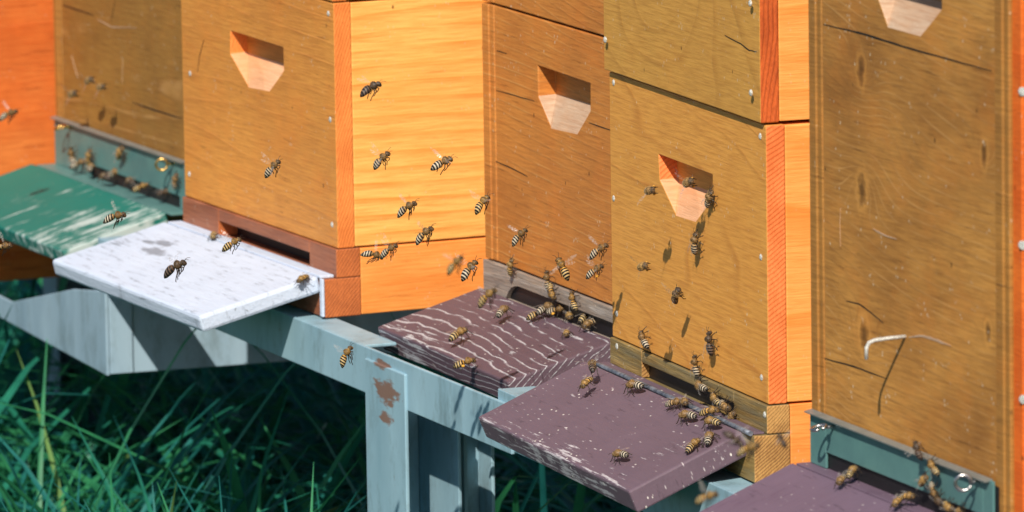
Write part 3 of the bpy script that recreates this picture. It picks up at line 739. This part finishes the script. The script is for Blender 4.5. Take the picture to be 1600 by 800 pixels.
def leafmat(name, c, c2):
    n = NT(name, .45, .4); p = n.noise(n.scaled((40, 40, 6)), 1, 3)
    n.color(n.mix(n.ramp(p, .3, .7), c, c2)); n.b.inputs['Transmission Weight'].default_value = 0
    tr = n.t.nodes.new('ShaderNodeBsdfTranslucent'); tr.inputs[0].default_value = (*c, 1)
    mx = n.t.nodes.new('ShaderNodeMixShader'); mx.inputs[0].default_value = .42
    n.t.links.new(n.b.outputs[0], mx.inputs[1]); n.t.links.new(tr.outputs[0], mx.inputs[2]); n.t.links.new(mx.outputs[0], n.out.inputs[0]); return n.m
gms = [leafmat('grass_teal', (.03, .27, .17), (.015, .16, .11)), leafmat('grass_green', (.05, .32, .13), (.025, .19, .09)), leafmat('grass_blue', (.03, .24, .21), (.012, .14, .13))]
def reg(rnd):
    d = rnd.uniform(6.2, 11.0); px = rnd.uniform(-250, 1500)
    p = CAM + (F + R2*((px-800)/FPX))*d
    return p.x, p.y
g1 = grass('grass', 6500, reg, .26, .60, .006, .014, gms, 3); tag(g1, 'long dark green grass growing under and behind the stands', 'grass', None, 'stuff')
def reg3(rnd):
    px = rnd.uniform(-150, 640); d = 6.85 - px*.0017 - rnd.uniform(.02, .85)**1.2
    p = CAM + (F + R2*((px-800)/FPX))*d
    return p.x, p.y
g3 = grass('grass', 1700, reg3, .24, .50, .005, .011, gms*4 + [leafmat('grass_straw', (.22, .40, .12), (.16, .28, .08))], 11); tag(g3, 'long sunlit blades of grass in front of the rusty stand leg', 'grass', None, 'stuff')
def reg4(rnd):
    px = rnd.uniform(250, 545); d = 6.80 - px*.0017 - rnd.uniform(.02, .55)
    p = CAM + (F + R2*((px-800)/FPX))*d
    return p.x, p.y
g4 = grass('grass', 900, reg4, .32, .50, .005, .010, gms, 17); tag(g4, 'arching teal grass blades between the two stand corners', 'grass', None, 'stuff')
def reg2(rnd): return rnd.uniform(-14, 10), rnd.uniform(-9, 12)
g2 = grass('meadow_grass', 7000, reg2, .08, .30, .005, .012, gms, 5); tag(g2, 'meadow grass spreading around the apiary', 'grass', None, 'stuff')

# ================================================================== BEES
BL = .0182
def bee_material(name, pale, gold, thorax, black=(.012, .009, .008)):
    n = NT(name, .5, .35); X, Y, Z = n.xyz()
    x = n.math('MULTIPLY', X, 1/BL)
    wob = n.math('MULTIPLY', n.math('SUBTRACT', n.noise(n.tc, 900, 2), .5), .03)
    xs = n.math('ADD', x, wob)
    st = n.math('FRACT', n.math('MULTIPLY', n.math('ADD', xs, .535), 9.2))
    band = n.math('MULTIPLY', n.ramp(st, .50, .60), n.math('SUBTRACT', 1.0, n.ramp(st, .92, 1.0)))
    tip = n.ramp(xs, -.45, -.43); band = n.math('MULTIPLY', band, tip)
    ab = n.mix(n.ramp(xs, -.20, -.02), pale, gold)
    c = n.mix(band, black, ab)
    fz = n.noise(n.tc, 1500, 3)
    c = n.mix(n.ramp(xs, .03, .06), c, n.mix(n.ramp(fz, .4, .6), thorax, tuple(q*.35 for q in thorax)))
    bald = n.math('MULTIPLY', n.ramp(xs, .14, .17), n.math('SUBTRACT', 1.0, n.ramp(xs, .23, .26)))
    c = n.mix(n.math('MULTIPLY', bald, n.ramp(Z, BL*.07, BL*.11)), c, tuple(q*.3 for q in thorax))
    c = n.mix(n.ramp(xs, .34, .36), c, n.mix(n.ramp(fz, .45, .6), (.05, .035, .025), tuple(q*.6 for q in thorax)))
    n.color(c); n.bump(fz, .4, .0003); return n.m
BM = {'pale': bee_material('bee_cream_banded', (.58, .50, .37), (.44, .26, .09), (.30, .17, .06)),
      'gold': bee_material('bee_golden', (.60, .43, .19), (.60, .31, .05), (.42, .24, .07)),
      'dark': bee_material('bee_dark', (.16, .11, .08), (.12, .06, .03), (.12, .075, .045))}
mleg = plain('bee_leg', (.03, .018, .010), .4, 900, .4); meye = plain('bee_eye', (.01, .008, .008), .2, 900, .2)
mfuzz = plain('bee_fuzz', (.42, .27, .11), .5, 900, .9); mpol = plain('pollen', (.85, .42, .05), .3, 1500, .9, 0, .5)
nw_ = NT('bee_wing', .25, .5); nw_.color((.45, .40, .36)); nw_.b.inputs['Alpha'].default_value = .34
vein = nw_.voro(nw_.scaled((450, 900, 100)), 1); nw_.lk(nw_.math('ADD', .05, nw_.math('MULTIPLY', nw_.ramp(vein, .45, .6), .24)), nw_.b.inputs['Alpha'])
mwing = nw_.m
ST = [(-.50,.008,.008,-.065),(-.475,.036,.034,-.060),(-.43,.068,.064,-.052),(-.36,.098,.092,-.040),(-.27,.118,.110,-.026),(-.17,.126,.118,-.014),(-.07,.112,.106,-.005),(0,.078,.074,0),
      (.035,.040,.040,.004),(.065,.070,.070,.010),(.11,.112,.108,.018),(.17,.130,.126,.024),(.23,.124,.118,.022),(.285,.088,.086,.012),(.318,.044,.046,.004),(.345,.078,.070,-.002),
      (.385,.106,.090,-.012),(.425,.104,.088,-.026),(.462,.078,.070,-.044),(.492,.034,.034,-.062)]
def bee_mesh(name, kind, pose, seed):
    rnd = random.Random(seed); bm = bmesh.new(); n = 14; rings = []
    bend = {'fly': -.18, 'walk': -.05}[pose] + rnd.uniform(-.05, .05); side = rnd.uniform(-.05, .05)
    for x, ry, rz, dz in ST:
        ry *= 1.28; rz *= 1.28
        b = max(0, -x); dz = dz + bend*b*b*2; dy = side*b*b*4
        rings.append([bm.verts.new((x*BL, (dy+ry*math.cos(2*math.pi*k/n))*BL, (dz+rz*math.sin(2*math.pi*k/n))*BL)) for k in range(n)])
    for a, b in zip(rings, rings[1:]):
        for k in range(n):
            f = bm.faces.new((a[k], a[(k+1)%n], b[(k+1)%n], b[k])); f.smooth = True
    bm.faces.new(rings[0][::-1]); bm.faces.new(rings[-1])
    for sg in (-1, 1):                                            # compound eyes
        r = bmesh.ops.create_icosphere(bm, subdivisions=2, radius=1)
        for v in r['verts']: v.co = Vector(((.405+v.co.x*.034)*BL, (sg*.104+v.co.y*.034)*BL, (-.005+v.co.z*.062)*BL))
        for f in {f for v in r['verts'] for f in v.link_faces}: f.material_index = 2; f.smooth = True
    def leg(pts, r): tube(bm, [Vector(p)*BL for p in pts], r, 6, True, [BL*q for q in (.020, .022, .016, .018, .008)][:len(pts)], 1)
    for sg in (-1, 1):
        j = lambda: rnd.uniform(-.03, .03)
        if pose == 'walk':
            leg([(.26,sg*.07,-.06),(.34+j(),sg*.20,-.03),(.42+j(),sg*.27,-.16),(.46+j(),sg*.30,-.205),(.50,sg*.32,-.21)], 0)
            leg([(.18,sg*.08,-.07),(.18+j(),sg*.24,-.02),(.16+j(),sg*.34,-.17),(.14+j(),sg*.39,-.205),(.12,sg*.43,-.21)], 0)
            leg([(.10,sg*.08,-.07),(-.02+j(),sg*.22,-.01),(-.12+j(),sg*.29,-.15),(-.20+j(),sg*.32,-.205),(-.26,sg*.34,-.21)], 0)
        else:
            leg([(.26,sg*.07,-.06),(.33+j(),sg*.10,-.15),(.27+j(),sg*.09,-.22),(.22,sg*.08,-.25),(.20,sg*.08,-.26)], 0)
            leg([(.18,sg*.08,-.07),(.20+j(),sg*.14,-.17),(.10+j(),sg*.13,-.28),(.04,sg*.12,-.33),(.02,sg*.12,-.35)], 0)
            leg([(.10,sg*.07,-.07),(.06+j(),sg*.14,-.20),(-.08+j(),sg*.13,-.34),(-.14+j(),sg*.12,-.44),(-.15,sg*.12,-.48)], 0)
        tube(bm, [Vector(p)*BL for p in ((.46,sg*.03,.0),(.52,sg*.06,.06),(.60,sg*.09,.05),(.66,sg*.13+j(),.02+j()))], .0001, 5, True, [BL*.010, BL*.008, BL*.008, BL*.008], 1)
    for _ in range(260):                                          # coat of hair on thorax, head and the front of the abdomen
        x = rnd.choice([rnd.uniform(.06, .28)]*3 + [rnd.uniform(.34, .44), rnd.uniform(-.1, .02)]); a = rnd.uniform(0, 2*math.pi)
        for (x0, y0, z0, d0), (x1, y1, z1, d1) in zip(ST, ST[1:]):
            if x0 <= x <= x1: t = (x-x0)/(x1-x0); ry, rz, dz = y0+(y1-y0)*t, z0+(z1-z0)*t, d0+(d1-d0)*t
        nr = Vector((rnd.uniform(-.5, .3), math.cos(a), math.sin(a))).normalized(); p = Vector((x, 1.25*ry*math.cos(a), dz+1.25*rz*math.sin(a)))
        tg = nr.cross(Vector((1, 0, 0))).normalized()*.007; L = rnd.uniform(.03, .055)
        f = bm.faces.new([bm.verts.new(q*BL) for q in (p-tg, p+tg, p+nr*L)]); f.material_index = 3
    me = bpy.data.meshes.new(name); bm.to_mesh(me); bm.free()
    for m in (BM[kind], mleg, meye, mfuzz): me.materials.append(m)
    return me
def wing_mesh(length, width, root, sg, pose, hind, rnd):
    """thin blade wing with a rounded outline"""
    bm = bmesh.new(); out = []
    n = 14
    for k in range(n+1):
        t = k/n; out.append((t, .5*math.sin(math.pi*min(1, t**.8))**.7 * (.55+.6*t)))
    if pose == 'walk': d = Vector((-.93, sg*(.22 if not hind else .30), .07)); up = Vector((0, 0, 1))
    else:
        d = Vector((-.35 + rnd.uniform(-.2,.4), sg*.85, rnd.uniform(.1, .7))); up = Vector((rnd.uniform(-.5, .3), 0, 1))
    d.normalize(); w = up.cross(d).normalized()*(-sg)
    top = []; bot = []
    for t, h in out:
        nlift = up.normalized()*(.02*math.sin(t*3))
        top.append(bm.verts.new((root + d*length*t + w*width*h*.45 + nlift)*BL)); bot.append(bm.verts.new((root + d*length*t - w*width*h*1.1 + nlift)*BL))
    for i in range(n): 
        try: bm.faces.new((top[i], top[i+1], bot[i+1], bot[i])).smooth = True
        except ValueError: pass
    me = bpy.data.meshes.new('wing'); bm.to_mesh(me); bm.free(); me.materials.append(mwing); return me
LIB = {}
def bee_lib(kind, pose, v):
    k = (kind, pose, v)
    if k not in LIB:
        rnd = random.Random(hash((len(kind)*7+ord(kind[0]), len(pose), v)))
        body = bee_mesh('honey_bee', kind, pose, v*5+len(kind)); ws_ = []
        for sg in (-1, 1):
            ws_.append(wing_mesh(.68, .24, Vector((.17, sg*.085, .115)), sg, pose, False, rnd))
            ws_.append(wing_mesh(.50, .20, Vector((.10, sg*.085, .100)), sg, pose, True, rnd))
        LIB[k] = (body, ws_)
    return LIB[k]
def pollen_mesh():
    bm = bmesh.new(); bmesh.ops.create_icosphere(bm, subdivisions=2, radius=.055*BL)
    for v in bm.verts: v.co *= random.uniform(.85, 1.15); v.co.x *= 1.3
    me = bpy.data.meshes.new('pollen_load'); bm.to_mesh(me); bm.free(); me.materials.append(mpol)
    for p in me.polygons: p.use_smooth = True
    return me
PM = pollen_mesh()
def bee(px, py, ang, surf, label, kind='pale', size=1.0, pollen=False, group='honey bees flying about the hives', away=None, v=None, face=None):
    """px, py, ang: where the photo shows the bee and where its head points; surf: what it walks on, or its distance when it flies"""
    size *= random.uniform(.9, 1.06)
    if away is None: away = random.uniform(-.35, .45)
    if face is None: face = random.uniform(.3, 1.0)
    a = R_(ang); px2, py2 = px+8*math.cos(a), py-8*math.sin(a)
    if surf[0] in 'FSB':
        hv, off = surf[1], surf[2]
        if surf[0] == 'F': nl = -hv.n; p0 = hv.P + nl*(off + .2*BL*size)
        elif surf[0] == 'S': nl = hv.u; p0 = hv.P + hv.u*(surf[3] + off)
        else:
            _, nl = board_pt(hv, px, py); o_, *_r = hv.board; p0 = hv.l2w(o_) + nl*(off + .2*BL*size)
        p = hit(px, py, p0, nl); h = (hit(px2, py2, p0, nl) - p).normalized(); up = nl
        pose = 'walk' if off < .012 else 'fly'
        if pose == 'fly': up = (nl + (-F)*.3).normalized()
    else:
        p = at(px, py, surf[1]); pose = 'fly'
        h = (R2*math.cos(a) + U2*math.sin(a) + F*away).normalized()
        up = U2 - F*face + R2*(-.15)
        p_ = up
    up = (up - h*up.dot(h)).normalized(); yv = up.cross(h)
    if v is None: v = random.randrange(4)
    body, wm = bee_lib(kind, pose, v)
    o = bpy.data.objects.new('honey_bee', body); COL.objects.link(o)
    Mx = Matrix((h, yv, up)).transposed().to_4x4(); Mx.translation = p
    o.matrix_world = Mx @ Matrix.Scale(size, 4)
    tag(o, label, 'bee', group)
    for w in wm:
        wo_ = bpy.data.objects.new('wing', w); COL.objects.link(wo_); wo_.parent = o
    if pollen:
        for sg in (-1, 1):
            q = bpy.data.objects.new('pollen_load', PM); COL.objects.link(q); q.parent = o
            q.location = Vector((-.02, sg*.15, -.25))*BL if pose == 'fly' else Vector((-.06, sg*.25, -.08))*BL
    return o
GF, GW, GL = 'honey bees flying about the hives', 'honey bees crawling at the purple board entrances', 'blurred bees at the teal guard plates'
D = lambda d: ('D', d)
A = bee
# in the air over the yellow side and the white board
A(578,137,25,D(5.15),'dark flying bee, topmost over the yellow hive side','dark',1.0)
A(424,263,45,D(5.40),'flying bee before the honey brown front, under its hand grip')
A(594,250,42,D(5.40),'flying bee at middle height over the left half of the yellow side')
A(690,254,25,D(5.42),'flying bee at middle height over the right half of the yellow side')
A(630,304,80,D(6.05),'dark hovering bee just above a striped bee on the yellow side','dark',.8)
A(634,325,30,D(5.40),'striped flying bee just below a dark hovering bee')
A(752,318,48,D(5.35),'golden flying bee at the seam of yellow side and amber hive','gold')
A(661,366,38,D(5.42),'flying bee over the lower yellow side, above its orange base')
A(582,397,-15,D(5.50),'left bee of the touching pair at the foot of the yellow side',size=.9)
A(606,391,32,D(5.48),'right bee of the touching pair at the foot of the yellow side',size=.9)
A(732,421,48,D(5.38),'flying bee with bright wing over the orange base near the grey bar')
A(709,413,45,D(4.55),'soft blurred greenish bee left of a sharp one over the orange base','gold',.82)
A(539,556,58,D(5.30),'lone flying bee before the grey rail under the orange base','gold',.95)
A(361,381,30,D(5.50),'golden flying bee above the white board near its entrance','gold',1.0)
A(271,418,28,D(5.30),'reddish dark bee low over the white board by its stain','dark',1.1)
A(178,338,12,D(5.50),'sharp banded bee flying above the green board','pale',1.1)
A(3,385,10,D(5.3),'bee cut by the left edge in front of the green board','pale',.9)
A(12,178,20,D(7.0-.35),'blurred pale bee before the deep orange side at left edge','pale',1.1)
A(333,368,60,('B',H2,.0),'blurred brown bee sitting at the white board entrance','gold',.9,group=GL)
A(474,434,-150,('B',H2,.0),'small yellow bee on the right back corner of the white board','gold',.9,group=GL)
# over the amber and golden fronts
A(810,369,42,D(5.55),'flying bee low before the amber front, right of its corner post')
A(880,419,118,D(5.50),'yellow bee with wings spread, heading up before the amber front','gold',1.0,face=1.6)
A(934,391,32,D(5.42),'flying bee at the right end of the amber front, upper of two')
A(928,423,32,D(5.45),'flying bee with yellow pollen, lower of two at the amber front','pale',.95,True)
A(1013,298,12,('F',H4,.030),'bee with orange pollen flying left of the golden hive hand grip','pale',1.0,True)
A(1073,286,28,('F',H4,.020),'bee with orange pollen hovering in front of the golden hand grip','pale',1.0,True)
A(1107,312,75,('F',H4,.001),'bee clinging to the right edge of the golden hand grip')
A(1085,381,85,('F',H4,.003),'dark round bee on the golden front just under its hand grip')
A(1002,417,22,('F',H4,.045),'bee with pollen flying before the left half of the golden front','gold',1.0,True)
A(1055,463,70,('F',H4,.014),'dark brown bee on the middle of the golden front','dark',.95)
A(1005,531,110,('F',H4,.003),'fuzzy bee on the lower left of the golden front',size=.95)
A(1108,537,92,('F',H4,.003),'bee climbing the golden front on its lower right','dark',1.0)
A(1086,572,95,('F',H4,.004),'topmost bee of the chain climbing over the dark entrance slot')
A(1095,604,140,('F',H4,.006),'second bee of the chain hanging over the dark entrance slot')
# the purple board of the golden hive
A(1052,629,10,('B',H4,.002),'left bee of the pair beside the hinge rod',group=GW)
A(1069,626,-60,('B',H4,.002),'right bee of the pair beside the hinge rod',size=.8,group=GW)
A(992,601,178,('B',H4,.003),'bee on the board strip near the left end of the hinge rod',size=1.1,group=GW)
A(1075,648,180,('B',H4,.002),'bee lying across the hinge rod at its middle',group=GW)
A(1107,642,10,('B',H4,.003),'bee in the golden hive entrance crowd, heading for the slot','gold',group=GW)
A(1118,625,120,('F',H4,.004),'bee at the slot edge, upper in the entrance crowd','gold',group=GW)
A(1131,634,-40,('F',H4,.004),'bee at the slot edge, right of the upper one in the crowd',group=GW)
A(1113,658,172,('B',H4,.003),'golden bee on the rod, lowest in the entrance crowd','gold',1.1,group=GW)
A(1142,652,60,('F',H4,.002),'round dark bee at the right end of the dark entrance slot',size=.85,group=GW)
A(1082,695,40,('B',H4,.001),'left bee of the pair on purple paint below the rod','gold',group=GW)
A(1107,684,70,('B',H4,.001),'right bee of the pair on purple paint below the rod',size=.95,group=GW)
A(970,709,178,('B',H4,.003),'single bee casting a sharp shadow on open purple paint',size=1.05,group=GW)
A(1146,684,-40,D(4.45),'smoky dark blurred bee above the right end of the rod','dark',.85)
A(1167,701,20,D(4.50),'blurred golden bee in front of the sawn beam end','gold',.85)
A(1102,777,20,D(4.40),'blurred yellow bee below the board against the blue rail','gold',.85)
A(1222,688,120,D(4.45),'faint dark blurred bee before the sawn beam end','dark',.6)
A(925,571,85,('B',H4,.012),'upper brown bee at the back left corner of the purple board','dark',group=GW)
A(917,596,-135,('B',H4,.008),'golden bee below a brown one at the back left board corner','gold',.9,group=GW)
# the flaking board of the amber hive
A(797,418,80,('F',H3,.003),'golden bee hanging on the grey bar, left of the arched entrance','gold',.95,group=GW)
A(855,440,95,('F',H3,.004),'upper bee of the clump on the grey bar over the arch',group=GW)
A(861,455,-70,('F',H3,.004),'lower bee of the clump on the grey bar over the arch','gold',.95,group=GW)
A(895,471,100,('F',H3,.003),'pale fuzzy bee on the grey bar right of the clump','gold',.9,group=GW)
A(784,486,38,('B',H3,.006),'single bee walking on flaking purple paint near the left corner',group=GW)
A(851,481,25,('B',H3,.004),'banded bee at the head of the group entering the arch',group=GW)
A(838,490,20,('B',H3,.002),'banded bee with orange waist below the head of the group','gold',1.0,group=GW)
A(868,484,10,('B',H3,.002),'bee with yellow pollen in the middle of the entering group','pale',1.0,True,group=GW)
A(889,492,-70,('B',H3,.001),'small brown bee between the pollen bee and the last pair','gold',.8,group=GW)
A(914,494,35,('B',H3,.003),'upper bee of the last pair by the golden hive corner','gold',1.05,group=GW)
A(922,504,-150,('B',H3,.002),'lower bee of the last pair by the golden hive corner',group=GW)
A(885,519,-95,('B',H3,.001),'round bee seen head on amid the flaking white grain','gold',.75,group=GW)
A(715,521,28,('B',H3,.006),'golden bee on the white streaked paint near the front edge','gold',1.15,group=GW)
A(725,566,15,('B',H3,.004),'bee with yellow pollen over the front edge of the flaking board','gold',1.1,True,group=GW)
A(759,464,40,D(4.8),'greenish blurred bee at the back left corner of the flaking board','gold',.95)
# hive 1, far left, soft
for (x, y, g, s, k, lb) in ((137,126,30,('F',H1,.02),'pale','topmost of the three blurred bees before the olive brown front'),
    (156,136,10,('F',H1,.02),'pale','right one of the three blurred bees before the olive brown front'),
    (111,147,20,('F',H1,.02),'pale','left one of the three blurred bees before the olive brown front'),
    (186,240,65,('F',H1,.005),'gold','tan bee alone on the middle of the far teal guard plate'),
    (112,245,100,('F',H1,.005),'pale','far left bee of the blurred row under the brass ring'),
    (122,255,20,('B',H1,.004),'pale','grey bee low at the left end of the blurred row'),
    (138,247,80,('F',H1,.005),'gold','golden headed bee second from left of the blurred row'),
    (141,262,60,('B',H1,.004),'pale','bee below the golden headed one in the blurred row'),
    (164,276,170,('B',H1,.004),'dark','brown bee in the middle of the blurred row'),
    (176,271,30,('B',H1,.004),'pale','bee right of the brown one in the blurred row'),
    (204,283,150,('B',H1,.003),'dark','dark bee left of the bright yellow one at the green board'),
    (219,292,20,('B',H1,.005),'gold','bright yellow bee at the back edge of the green board'),
    (256,300,10,('B',H1,.003),'dark','brown bee right of the bright yellow one at the green board'),
    (273,284,80,('F',H1,.005),'pale','bee on the far teal plate under its right ring')):
    A(x, y, g, s, lb, k, 1.05, group=GL)
# hive 5, near right
for (x, y, g, s, k, lb) in ((1433,704,90,('F',H5,.012),'dark','brown bee on the folded lip of the near teal plate'),
    (1458,731,110,('F',H5,.006),'gold','upper right bee of the cluster on the near teal plate'),
    (1441,752,70,('F',H5,.006),'gold','upper left bee of the cluster on the near teal plate'),
    (1457,765,-60,('F',H5,.006),'pale','central bee of the cluster on the near teal plate'),
    (1464,778,-40,('F',H5,.004),'dark','lower bee of the cluster on the near teal plate'),
    (1480,791,-20,('F',H5,.004),'gold','bee below the cluster, near the bottom edge of the plate'),
    (1498,799,10,('F',H5,.004),'pale','bee cut by the bottom edge, under the steel ring'),
    (1330,737,30,('B',H5,.003),'gold','right bee of the pair at the left end of the near slot'),
    (1315,748,-150,('B',H5,.003),'pale','left bee of the pair at the left end of the near slot'),
    (1416,775,20,('B',H5,.003),'gold','tan bee at the near slot, right of an orange tailed one'),
    (1403,782,-150,('B',H5,.003),'gold','orange tailed bee on the near purple board')):
    A(x, y, g + random.uniform(-25, 25), s, lb, k, .80, group=GL.replace('blurred ', ''))
